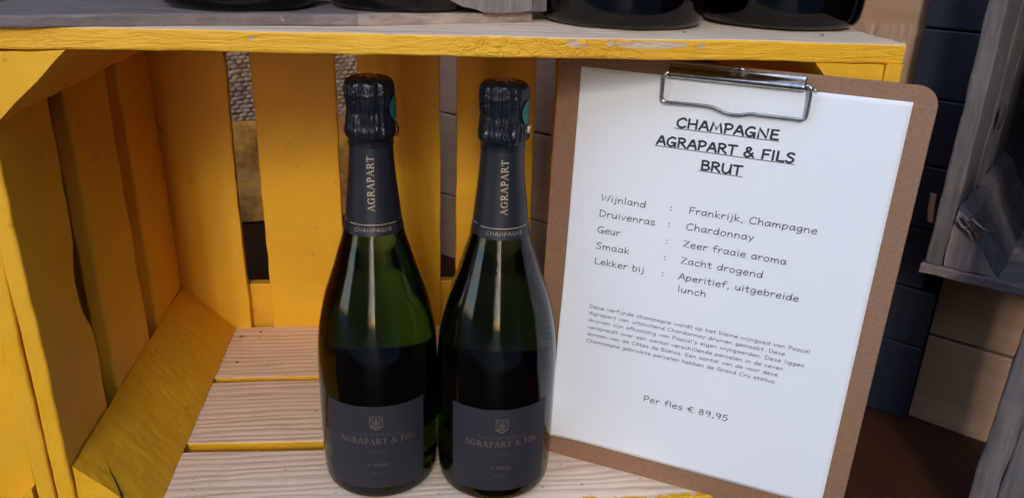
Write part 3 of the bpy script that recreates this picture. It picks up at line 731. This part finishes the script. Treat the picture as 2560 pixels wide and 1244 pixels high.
def capsule(parent, variant):
    pp = crom([(r, z) for z, r in CAPP], 4); seg = 180; vs = []; fs = []
    strands = [R(a) for a in ((-34, 34, 128, -128) if variant == 0 else (-52, 2, 80, 170))]
    for p in pp:
        z, r = p.y, p.x
        for k in range(seg):
            t = 2*math.pi*k/seg; a = t if t < math.pi else t-2*math.pi
            d = 0.0
            if .268 < z < .3075:
                env = min(1, (z-.268)/.004)*min(1, (.3075-z)/.003)
                for s in strands:
                    ds = abs((a-s+math.pi) % (2*math.pi)-math.pi)*.0163
                    d += .0012*math.exp(-(ds/.0009)**2)*env*(1+.25*math.sin(z*6500))
                    d -= .0006*math.exp(-((ds-.0030)/.0016)**2)*env
                # pleats pressed against the cork
                d += .00075*noise.noise(Vector((math.sin(a)*9, math.cos(a)*9, z*60+variant*7)))*env
                d += .00034*math.sin(a*31+3*math.sin(a*5+variant))*math.exp(-((z-.2795)/.0045)**2)
                d -= .0007*math.exp(-((z-.2870)/.0022)**2)*(.6+.4*math.sin(a*7+variant*2))
                d += .00035*math.exp(-((z-.2985)/.0010)**2)
            d += .00022*math.sin(a*95+variant)*math.exp(-((z-.2712)/.0011)**2)+.00014*noise.noise(Vector((a*14, z*900, 3)))*(1 if z < .3075 else 0)
            r2 = max(.0003, r+d)
            vs.append((r2*math.sin(t), -r2*math.cos(t), z+(.00025*noise.noise(Vector((math.sin(a)*2, math.cos(a)*2, 1))) if z > .3 else 0)))
    n = len(pp)
    for i in range(n-1):
        for k in range(seg):
            k2 = (k+1) % seg; fs.append((i*seg+k, i*seg+k2, (i+1)*seg+k2, (i+1)*seg+k))
    fs.append(tuple(range((n-1)*seg, n*seg)))
    c = mesh('foil_capsule', vs, fs, M_FOIL, parent, True)
    # star on the lid
    sv = []; K = 16
    for k in range(K):
        t = 2*math.pi*k/K; rr = .0112 if k % 2 == 0 else .0052; zz = .30885 if k % 2 == 0 else .30935
        sv.append((rr*math.sin(t), -rr*math.cos(t), zz+.00035))
    sv.append((0, 0, .3098)); mesh('lid_star', sv, [(k, (k+1) % K, K) for k in range(K)], M_STAR, c)
    # duty seal on the right side
    a0 = R(76 if variant == 0 else 63); rings = []
    def sp(u, v, h): a = a0+u/.0166; return cyl(a, .2895+v, .0172+h)
    sv = [sp(0, 0, .0002)]; fs = []
    for k in range(24):
        t = 2*math.pi*k/24; sv.append(sp(.0072*math.cos(t), .0080*math.sin(t), 0))
    fs = [(0, 1+k, 1+(k+1) % 24) for k in range(24)]
    s = mesh('duty_seal', sv, fs, M_TEAL, c)
    vs2 = []; f2 = []
    ring = [(.0058*math.cos(2*math.pi*k/20), .0065*math.sin(2*math.pi*k/20)) for k in range(21)]
    ribbon(vs2, f2, ring, .00022, sp, .0004)
    for st in ([(-.003, -.004), (-.001, -.001), (-.003, .002), (0, .0045), (.002, .001), (.0005, -.002), (.003, -.004)], [(-.004, 0), (-.0015, .001), (.001, 0), (.004, .001)]):
        ribbon(vs2, f2, [(p.x, p.y) for p in crom(st, 4)], .0004, sp, .0004)
    mesh('seal_print', vs2, f2, M_TEALD, s)
    if variant == 1:
        tube('wire_loop', [cyl(R(2)+.11*math.sin(q*.55)*1.0, .2740-.0058*(1-abs(q-5)/5.0), .0178) for q in range(11)], .00045, M_FOIL, c, 6)
        tube('foil_chip', [cyl(R(74), .2750, .0170), cyl(R(75), .2795, .0174)], .0011, M_CREAM, c, 6)
    else:
        tube('wire_loop', [cyl(R(78)+.07*math.sin(q*.6), .2700+.010*q/10, .0176+.0014*math.sin(q*.314)) for q in range(11)], .0007, M_FOIL, c, 6)
    return c
def champagne(variant, loc, rotz=0.0):
    b = empty('champagne_bottle', loc, rotz)
    lathe('glass_body', SMz, M_GLASS, b)
    # foil skirt + neck label
    patch('foil_skirt', -math.pi, math.pi, .2047, .2660, .00012, M_NECK, b, 90, 24, edge=lambda a, f: .0006*math.cos(a)*(1-f), thick=.00015)
    nl = patch('neck_label', R(-50), R(56), .2042, .2640, .00045, M_NECK, b, 40, 24, thick=.0002)
    def neck(u, v, h): zz = .2042+v; return cyl(u/.0160+R(1), zz, rad(zz)+.00085+h)
    def neckrow(u, v, h): zz = .2042+v; return cyl(u/.0203+R(1), zz, rad(zz)+.00085+h)
    # AGRAPART runs up the neck: text x axis -> height
    def upw(u, v, h): zz = .2216+u; a = -(v-.00215)/rad(zz)+R(-1); return cyl(a, zz, rad(zz)+.00085+h)
    write('neck_name', 'AGRAPART', 0, 0, .0375, .0043, .00026, upw, M_GOLD, nl, GS, .07)
    write('neck_word', 'CHAMPAGNE', -.0128, .0031,   .0262, .0026, .00012, neckrow, M_GOLD, nl, G, .10)
    vs = []; fs = []
    ribbon(vs, fs, [(-.0180+.0365*k/24, .0080) for k in range(25)], .00022, neckrow, 0); mesh('gold_line', vs, fs, M_GOLD, nl)
    vs = []; fs = []
    def back(u, v, h): zz = .2042+v+.0003; return cyl(u/.0203, zz, rad(zz)+.00034+h)
    ribbon(vs, fs, [(.0203*(R(62)+R(236)*k/60), .0084) for k in range(61)], .00020, back, 0); mesh('gold_line', vs, fs, M_GOLD, nl)
    # front label
    fl = patch('front_label', R(-51), R(47), .0128, .0838, .00020, M_LABEL, b, 48, 10)
    def fp(u, v, h): return cyl(u/.0446+R(-1), v, rad(v)+.00060+h)
    write('label_word', 'CHAMPAGNE', -.0178, .0590, .0362, .0029, .00022, fp, M_FAINT, fl, G, .16)
    write('label_name', 'AGRAPART & Fils', -.0275, .0524, .0550, .0048, .00030, fp, M_DULL, fl, GS, .09)
    write('label_town', 'A AVIZE', -.0060, .0448, .0125, .0018, .00014, fp, M_FAINT, fl, G, .1)
    write('label_cuvee', '7 CRUS', -.0076, .0326, .0152, .0024, .00022, fp, M_DULL, fl, G, .1)
    write('label_style', 'BRUT', -.0050, .0258, .0100, .0018, .00016, fp, M_FAINT, fl, G, .16)
    vs = []; fs = []; hw = .00016
    W2, T2, B2 = .0044, .0757, .0680
    for k, st in enumerate(([(-W2, T2), (W2, T2), (W2, B2), (-W2, B2), (-W2, T2)], [(-W2, .0671), (W2, .0671), (0, .0644), (-W2, .0671)], [(-.0022, .0664), (0, .0652), (.0022, .0664)],
                            [(-.0034, .0729), (-.0029, .0744), (-.0024, .0729)], [(.0, .0730), (0, .0746)], [(-.0010, .0738), (.0012, .0738)], [(.0024, .0729), (.0029, .0744), (.0034, .0729)],
                            [(-.0028, .0718), (-.0014, .0712), (0, .0718), (.0014, .0712), (.0028, .0718)], [(-.0018, .0703), (0, .0724), (.0018, .0703)], [(-.0030, .0696), (-.001, .0700), (.001, .0696), (.0030, .0700)],
                            [(-.0012, .0690), (0, .0710), (.0012, .0690)])):
        ribbon(vs, fs, st, hw, fp, k*4e-6, .001)
    mesh('crest', vs, fs, M_CREST, fl)
    patch('back_label', R(132), R(222), .022, .093, .00020, M_LABEL, b, 30, 8)
    capsule(b, variant)
    return b
b1 = champagne(0, (.0330, .0515, .0008)); b2 = champagne(1, (.1215, .0415, .0008), R(1.5))
GRP = 'champagne bottles standing in the yellow crate'
tag(b1, 'left dark green champagne bottle, foil neck without twisted seam, standing clear of the clipboard', 'bottle', GRP)
tag(b2, 'right dark green champagne bottle touching the clipboard, its teal seal facing out', 'bottle', GRP)

# big bottles above: same family, no lettering in view
def big_bottle(loc, sc, label, rotz=0):
    b = empty('wine_bottle', loc, rotz)
    g = bpy.data.objects.new('glass_body', big_bottle.g); COL.objects.link(g); g.parent = b; g.scale = sc
    c = bpy.data.objects.new('foil_capsule', big_bottle.c); COL.objects.link(c); c.parent = b; c.scale = sc
    return tag(b, label, 'bottle', 'large bottles standing on top of the crate')
t = NT('very_dark_bottle_glass'); t.set(Roughness=.06, IOR=1.47, Transmission_Weight=1.0, Base_Color=(.55, .6, .5, 1))
va = t.n('ShaderNodeVolumeAbsorption'); va.inputs['Color'].default_value = (.2, .35, .08, 1); va.inputs['Density'].default_value = 260.0
t.l(va.outputs[0], t.out.inputs['Volume']); M_DGLASS = t.m
big_bottle.g = [c for c in b1.children if c.name.startswith('glass_body')][0].data.copy(); big_bottle.g.materials.clear(); big_bottle.g.materials.append(M_DGLASS)
big_bottle.c = [c for c in b1.children if c.name.startswith('foil_capsule')][0].data
ZT = H+TH+.0016
big_bottle((.2075, .0850, .3442), (1.33, 1.33, 1.24), 'large dark bottle on bare yellow crate top, left of the right hand pair')
big_bottle((.3290, .1000, .3442), (1.33, 1.33, 1.24), 'large dark bottle nearest the right end of the crate top')
ZT = .3442; ZP = .3514
big_bottle((-.0470, .0685, ZP), (1.12, 1.12, 1.15), 'dark bottle on grey plank, leftmost of those on top')
big_bottle((.0548, .0850, ZP), (1.12, 1.12, 1.15), 'dark bottle on grey plank beside the sawn wooden block')

# ------------------------------------------------------------------ weathered crate standing on top
wc = empty('weathered_crate', (-.20, .02, ZT)); wo_ = Vector((-.20, .02, ZT))
tag(wc, 'grey weathered crate standing on top of the yellow crate, only its floor plank showing', 'crate')
def front_y(x):
    P = ((-.30, -.030), (-.16, -.0065), (.032, .0300), (.142, .0685), (.16, .075))
    for (a, ya), (b, yb) in zip(P, P[1:]):
        if x <= b: return ya+(yb-ya)*(x-a)/(b-a)
    return P[-1][1]
def wpl(p, s, a, c):
    q = p+wo_; q.y += front_y(q.x)*(1-a*.8)
    return q-wo_
M_WRAW = weathered('chipped_brown_wood', 0, 2.3, (1.08, .98, .86))
plank('floor_board', Vector((-.30, 0, ZT))-wo_, (.4420, 0, 0), (0, .105, 0), (0, 0, .0070), [M_WX, M_WRAW], wc, n=90, bev=.0012, jit=.0006, warp=wpl, side=lambda n, c: 1 if (c.x+wo_.x) > .031 else 0)
plank('floor_board', Vector((-.30, .19, ZT))-wo_, (.4420, 0, 0), (0, .10, 0), (0, 0, .0070), M_WX, wc, n=20)
bx = Vector((.1425, .062, 0)); byaw = R(17)
e1 = Vector((math.cos(byaw), math.sin(byaw), 0)); e2 = Vector((-math.sin(byaw), math.cos(byaw), 0))
zb = ZT+.0074
P_ = [bx-e1*.0015+Vector((0, 0, zb)), bx-e1*.036+Vector((0, 0, zb-.0001)), bx-e1*.052+Vector((0, 0, zb+.004)), bx-e1*.066+Vector((0, 0, zb+.012)), bx-e1*.0015+Vector((0, 0, zb+.060))]
prism('corner_post', [p-wo_ for p in P_], e2*.20, [M_WY, M_WEND], wc, n=40, jit=.0016, side=lambda n, c: 1 if n.y < -.5 and c.y+wo_.y < .075 else 0)
plank('wall_board', bx-e1*.0008+Vector((0, 0, zb))-wo_, (0, 0, .22), e2*.09, e1*.0105, M_WZ, wc, n=30)

# ------------------------------------------------------------------ weathered crates at the right, turned like the wall behind
CD = Vector((math.cos(R(44)), -math.sin(R(44)), 0)); CN = Vector((math.sin(R(44)), math.cos(R(44)), 0))
P0 = Vector((.487, .062, .152))
def right_crate(base, label, hgt, width, rail):
    c = empty('weathered_crate', tuple(base)); tag(c, label, 'crate')
    q = lambda s, d, z_: CD*s+CN*d+Vector((0, 0, z_))
    for d0 in (0, .085, .17):
        plank('wall_board', q(-.0168, d0, .0082), (0, 0, hgt), CN*.078, CD*.0130, M_WZ, c, n=40, bev=.0016, jit=.0010)
    for d0 in (0, .085, .17):
        plank('floor_board', q(-.019, d0-.002, -.0015), CD*width, CN*.080, (0, 0, .0090), M_WX, c, n=30, bev=.0016, jit=.0010)
    if rail:
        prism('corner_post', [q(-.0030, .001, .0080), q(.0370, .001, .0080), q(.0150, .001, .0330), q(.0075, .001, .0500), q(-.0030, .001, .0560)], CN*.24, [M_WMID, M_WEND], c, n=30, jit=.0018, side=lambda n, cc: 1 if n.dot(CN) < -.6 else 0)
    for d0 in (.255,):
        for k in range(3):
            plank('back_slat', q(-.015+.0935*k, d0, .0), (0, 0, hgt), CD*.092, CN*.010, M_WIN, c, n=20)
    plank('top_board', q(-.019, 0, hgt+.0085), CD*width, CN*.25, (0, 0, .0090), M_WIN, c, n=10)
    return c
up_c = right_crate(P0, 'dark weathered crate on its side at the right edge, raised on another crate', .36, .30, True)
M_SPL = simple('splintered_wood', (.085, .045, .032), .8, var=.3, vscale=200, bump=(300, .6, .001))
plank('splinter', CD*-.0235+CN*.004+Vector((0, 0, .040)), (-.003, 0, .024), CD*.0046, CN*.004, M_SPL, up_c, n=12, jit=.002)
for k in range(7):
    a = CD*(-.0005+.0022*k)+CN*-.0015+Vector((0, 0, .048+.004*math.sin(k*2.1)))
    tube('splinter', [a, a+CD*.005+Vector((0, 0, -.004+.003*math.sin(k*3.3)))-CN*.002, a+CD*.009+Vector((0, 0, -.006+.004*math.cos(k*2)))-CN*.001], lambda t: .0018*(1-t*.8), M_SPL if k % 2 else M_WEND, up_c, 5)
disc('knot', CD*.0 + CN*.10+Vector((0, 0, .115)), CD, .011, .002, M_WIN, up_c, 14)
tp = empty('timber_post', (.4750, -.0400, TZ))
plank('upright', (0, 0, .0005), (0, 0, .30), CD*.017, CN*.050, M_WZ, tp, n=40, bev=.002, jit=.0012)
plank('board', Vector((.0005, .0015, .0005))+CD*.0176, (0, 0, .30), CD*.060, CN*.012, M_WZ, tp, n=40, bev=.002, jit=.0012)
tag(tp, 'blurred grey upright timber at the lower right corner of the photo', 'post')
bb = big_bottle(tuple(P0+CD*.132+CN*.060+Vector((0, 0, .0088))), (1.25, 1.25, 1.2), 'black bottle standing in the weathered crate at the right frame edge')
bb['group'] = 'bottle in the weathered crate'

# ------------------------------------------------------------------ clipboard and price sheet
UX = Vector((.87628, -.48171, -.00916)); VZ = Vector((.02334, .02346, .99945)); NN = -Vector((.48123, .87602, -.03180))
T0 = Vector((.170686, .059147, .018558))
def pl3(u, v, h=0.0): return T0+UX*u+VZ*v+NN*h
cb = empty('clipboard', tuple(pl3(.1035, -.0185, -.002))); co = pl3(.1035, -.0185, -.002)
tag(cb, 'brown hardboard clipboard with wire clip standing upright at the right front of the crate', 'clipboard')
def rrect(u0, u1, v0, v1, r, k=10):
    out = []
    for cx, cy, a0 in ((u1-r, v1-r, 0), (u0+r, v1-r, 90), (u0+r, v0+r, 180), (u1-r, v0+r, 270)):
        for i in range(k+1):
            a = R(a0+90*i/k); out.append((cx+r*math.cos(a), cy+r*math.sin(a)))
    return out
ou = rrect(-.0169, .2238, -.0185, .3071, .0125)
b0 = .0006
rings = [(0.0, -.0008-b0*0), ] 
vs = []; m = len(ou); cu, cv = .1035, .1443
for ins, h in ((.0005, -.0006), (0, -.0011), (0, -.0033), (.0004, -.0037)):
    for u, v in ou:
        du, dv = u-cu, v-cv; l = math.hypot(du, dv); vs.append(pl3(u-du/l*ins, v-dv/l*ins, h)-co)
fs = [(l*m+i, (l+1)*m+i, (l+1)*m+(i+1) % m, l*m+(i+1) % m) for l in range(3) for i in range(m)]
fs += [tuple(range(m)), tuple(reversed(range(3*m, 4*m)))]
mesh('board', vs, fs, M_HARD, cb)
clip = empty('clip', (0, 0, 0)); clip.parent = cb
# clip housing: back plate with rolled lip
vs = []; fs = []; prof_c = [(.3050, .0002), (.3052, .0006), (.3046, .0010), (.3033, .0018), (.3018, .0042), (.2998, .0062), (.2982, .0060), (.2970, .0048), (.2968, .0034), (.2976, .0022), (.2990, .0018)]
prof_c = [(p.x, p.y) for p in crom(prof_c, 4)]
nu = 40
for i in range(nu+1):
    u = .0618+(.1478-.0618)*i/nu
    for v, h in prof_c:
        vs.append(pl3(u, v+.0004*i/nu, h+.0004)-co)
n = len(prof_c)
for i in range(nu):
    for j in range(n-1): fs.append((i*n+j, i*n+j+1, (i+1)*n+j+1, (i+1)*n+j))
hs = mesh('clip_housing', vs, fs, M_CHROME, cb, True); md = hs.modifiers.new('thick', 'SOLIDIFY'); md.thickness = .0007; md.offset = -1
bpy.data.objects.remove(clip)
wire = [(.0640, .2988, .0030), (.0606, .2990, .0040), (.0590, .2968, .0046), (.0586, .2930, .0040), (.0586, .2870, .0030), (.0586, .2826, .0024), (.0592, .2806, .0022), (.0608, .2795, .0021), (.0640, .2794, .0020), (.0740, .2797, .0020), (.0860, .2799, .0020), (.0920, .2796, .0020),
        (.0965, .2783, .0020), (.1010, .2769, .0020), (.1060, .2763, .0020), (.1110, .2767, .0020), (.1150, .2778, .0020), (.1185, .2782, .0020), (.1230, .2781, .0020), (.1350, .2782, .0020), (.1450, .2783, .0020), (.1488, .2784, .0021), (.1503, .2793, .0022), (.1511, .2810, .0024), (.1513, .2870, .0030), (.1514, .2940, .0042), (.1508, .2985, .0048), (.1492, .3000, .0042), (.1460, .2996, .0030)]
tube('wire_bail', [pl3(p.x, p.y+.0007, p.z+.0010)-co for p in crom(wire, 5)], .00115, M_CHROME, cb, 12)
tube('wire_end', [pl3(u, v, h)-co for u, v, h in ((.1515, .2978, .0030), (.1535, .2985, .0030), (.1552, .2975, .0026))], .0007, M_CHROME, cb, 8)
tube('wire_end', [pl3(u, v, h)-co for u, v, h in ((.1000, .3062, .0024), (.1060, .3066, .0024), (.1120, .3063, .0024))], .0005, M_CHROME, cb, 8)

def pdisp(u, v):
    a = .0058*math.exp(-max(0, u)/.010)*math.exp(-((v-.030)/.022)**2)
    b_ = .0040*math.exp(-max(0, u)/.016)*(1/(1+math.exp((v-.11)/.014)))*min(1, (v+.002)/.02+.3)
    c = .0007*math.sin(u*22+.6)*math.sin(v*13)*math.exp(-((v-.12)/.16)**2)
    return .0003+a+b_+max(-.0001, c)
def pp(u, v, h=0.0): return pl3(u, v, pdisp(u, v)+h)
po = pl3(.105, 0, 0)
nu, nv = 70, 90; vs = []; fs = []; N = (nu+1)*(nv+1)
for o_ in (0, -.00012):
    for i in range(nu+1):
        for j in range(nv+1): vs.append(pp(.21*(i/nu)**1.3, .297*j/nv, o_)-po)
n = nv+1
for i in range(nu):
    for j in range(nv):
        fs.append((i*n+j, (i+1)*n+j, (i+1)*n+j+1, i*n+j+1)); fs.append((N+i*n+j+1, N+(i+1)*n+j+1, N+(i+1)*n+j, N+i*n+j))
for i in range(nu):
    fs.append((i*n, N+i*n, N+(i+1)*n, (i+1)*n)); fs.append((i*n+nv, (i+1)*n+nv, N+(i+1)*n+nv, N+i*n+nv))
for j in range(nv):
    fs.append((j, j+1, N+j+1, N+j)); fs.append((nu*n+j+1, nu*n+j, N+nu*n+j, N+nu*n+j+1))
paper = empty('price_sheet', tuple(po))
mesh('paper', vs, fs, M_PAPER, paper, True)
tag(paper, 'white printed price sheet held on the clipboard, headed CHAMPAGNE, ending with the price', 'paper sheet')
def ink(u, v, h=0.0): return pp(u, v, .00020+h)-po
for txt, a, b, v, vu in (('CHAMPAGNE', .0700, .1369, .2640, .2629), ('AGRAPART & FILS', .0578, .1487, .2504, .2493), ('BRUT', .0899, .1174, .2373, .2362)):
    write('headline', txt, a, v, b-a, .0061, .00072, ink, M_INK, paper, G, .05)
    vs = []; fs = []; ribbon(vs, fs, [(a-.0008, vu), (b+.0003, vu+.0001)], .00026, ink, 7e-5); mesh('underline', vs, fs, M_INK, paper)
for txt, a, b, v in (('Wijnland', .0230, .0560, .2041), ('Druivenras', .0227, .0640, .1923), ('Geur', .0225, .0397, .1799), ('Smaak', .0224, .0480, .1674), ('Lekker bij', .0226, .0603, .1553),
                     ('Frankrijk, Champagne', .0861, .1710, .2052), ('Chardonnay', .0857, .1320, .1933), ('Zeer fraaie aroma', .0853, .1555, .1804), ('Zacht drogend', .0852, .1420, .1679), ('Aperitief, uitgebreide', .0850, .1678, .1556), ('lunch', .0857, .1062, .1459),
                     ('Per fles € 89,95', .0714, .1351, .0513)):
    write('text_line', txt, a, v, b-a, .0047, .00030, ink, M_INK, paper, G, .05)
for v in (.2051, .1929, .1805, .1681, .1558):
    write('colon', ':', .0728, v, .0020, .0050, .00042, ink, M_INK, paper, G)
for txt, b, v in (('Deze verfijnde champagne wordt op het kleine wijngoed van Pascal', .1815, .1193), ('Agrapart van uitsluitend Chardonnay druiven gemaakt. Deze', .1658, .1137), ("druiven zijn afkomstig van Pascal's eigen wijngaarden. Deze liggen", .1797, .1080),
                  ('verspreidt over een aantal verschillende percelen in de zeven', .1664, .1021), ('dorpen van de Côtes de Blancs. Een aantal van de voor deze', .1636, .0965), ('Champagne gebruikte percelen hebben de Grand Cru status.', .1636, .0907)):
    write('text_line', txt, .0225, v, b-.0225, .0027, .00019, ink, M_INKS, paper, G, .05)
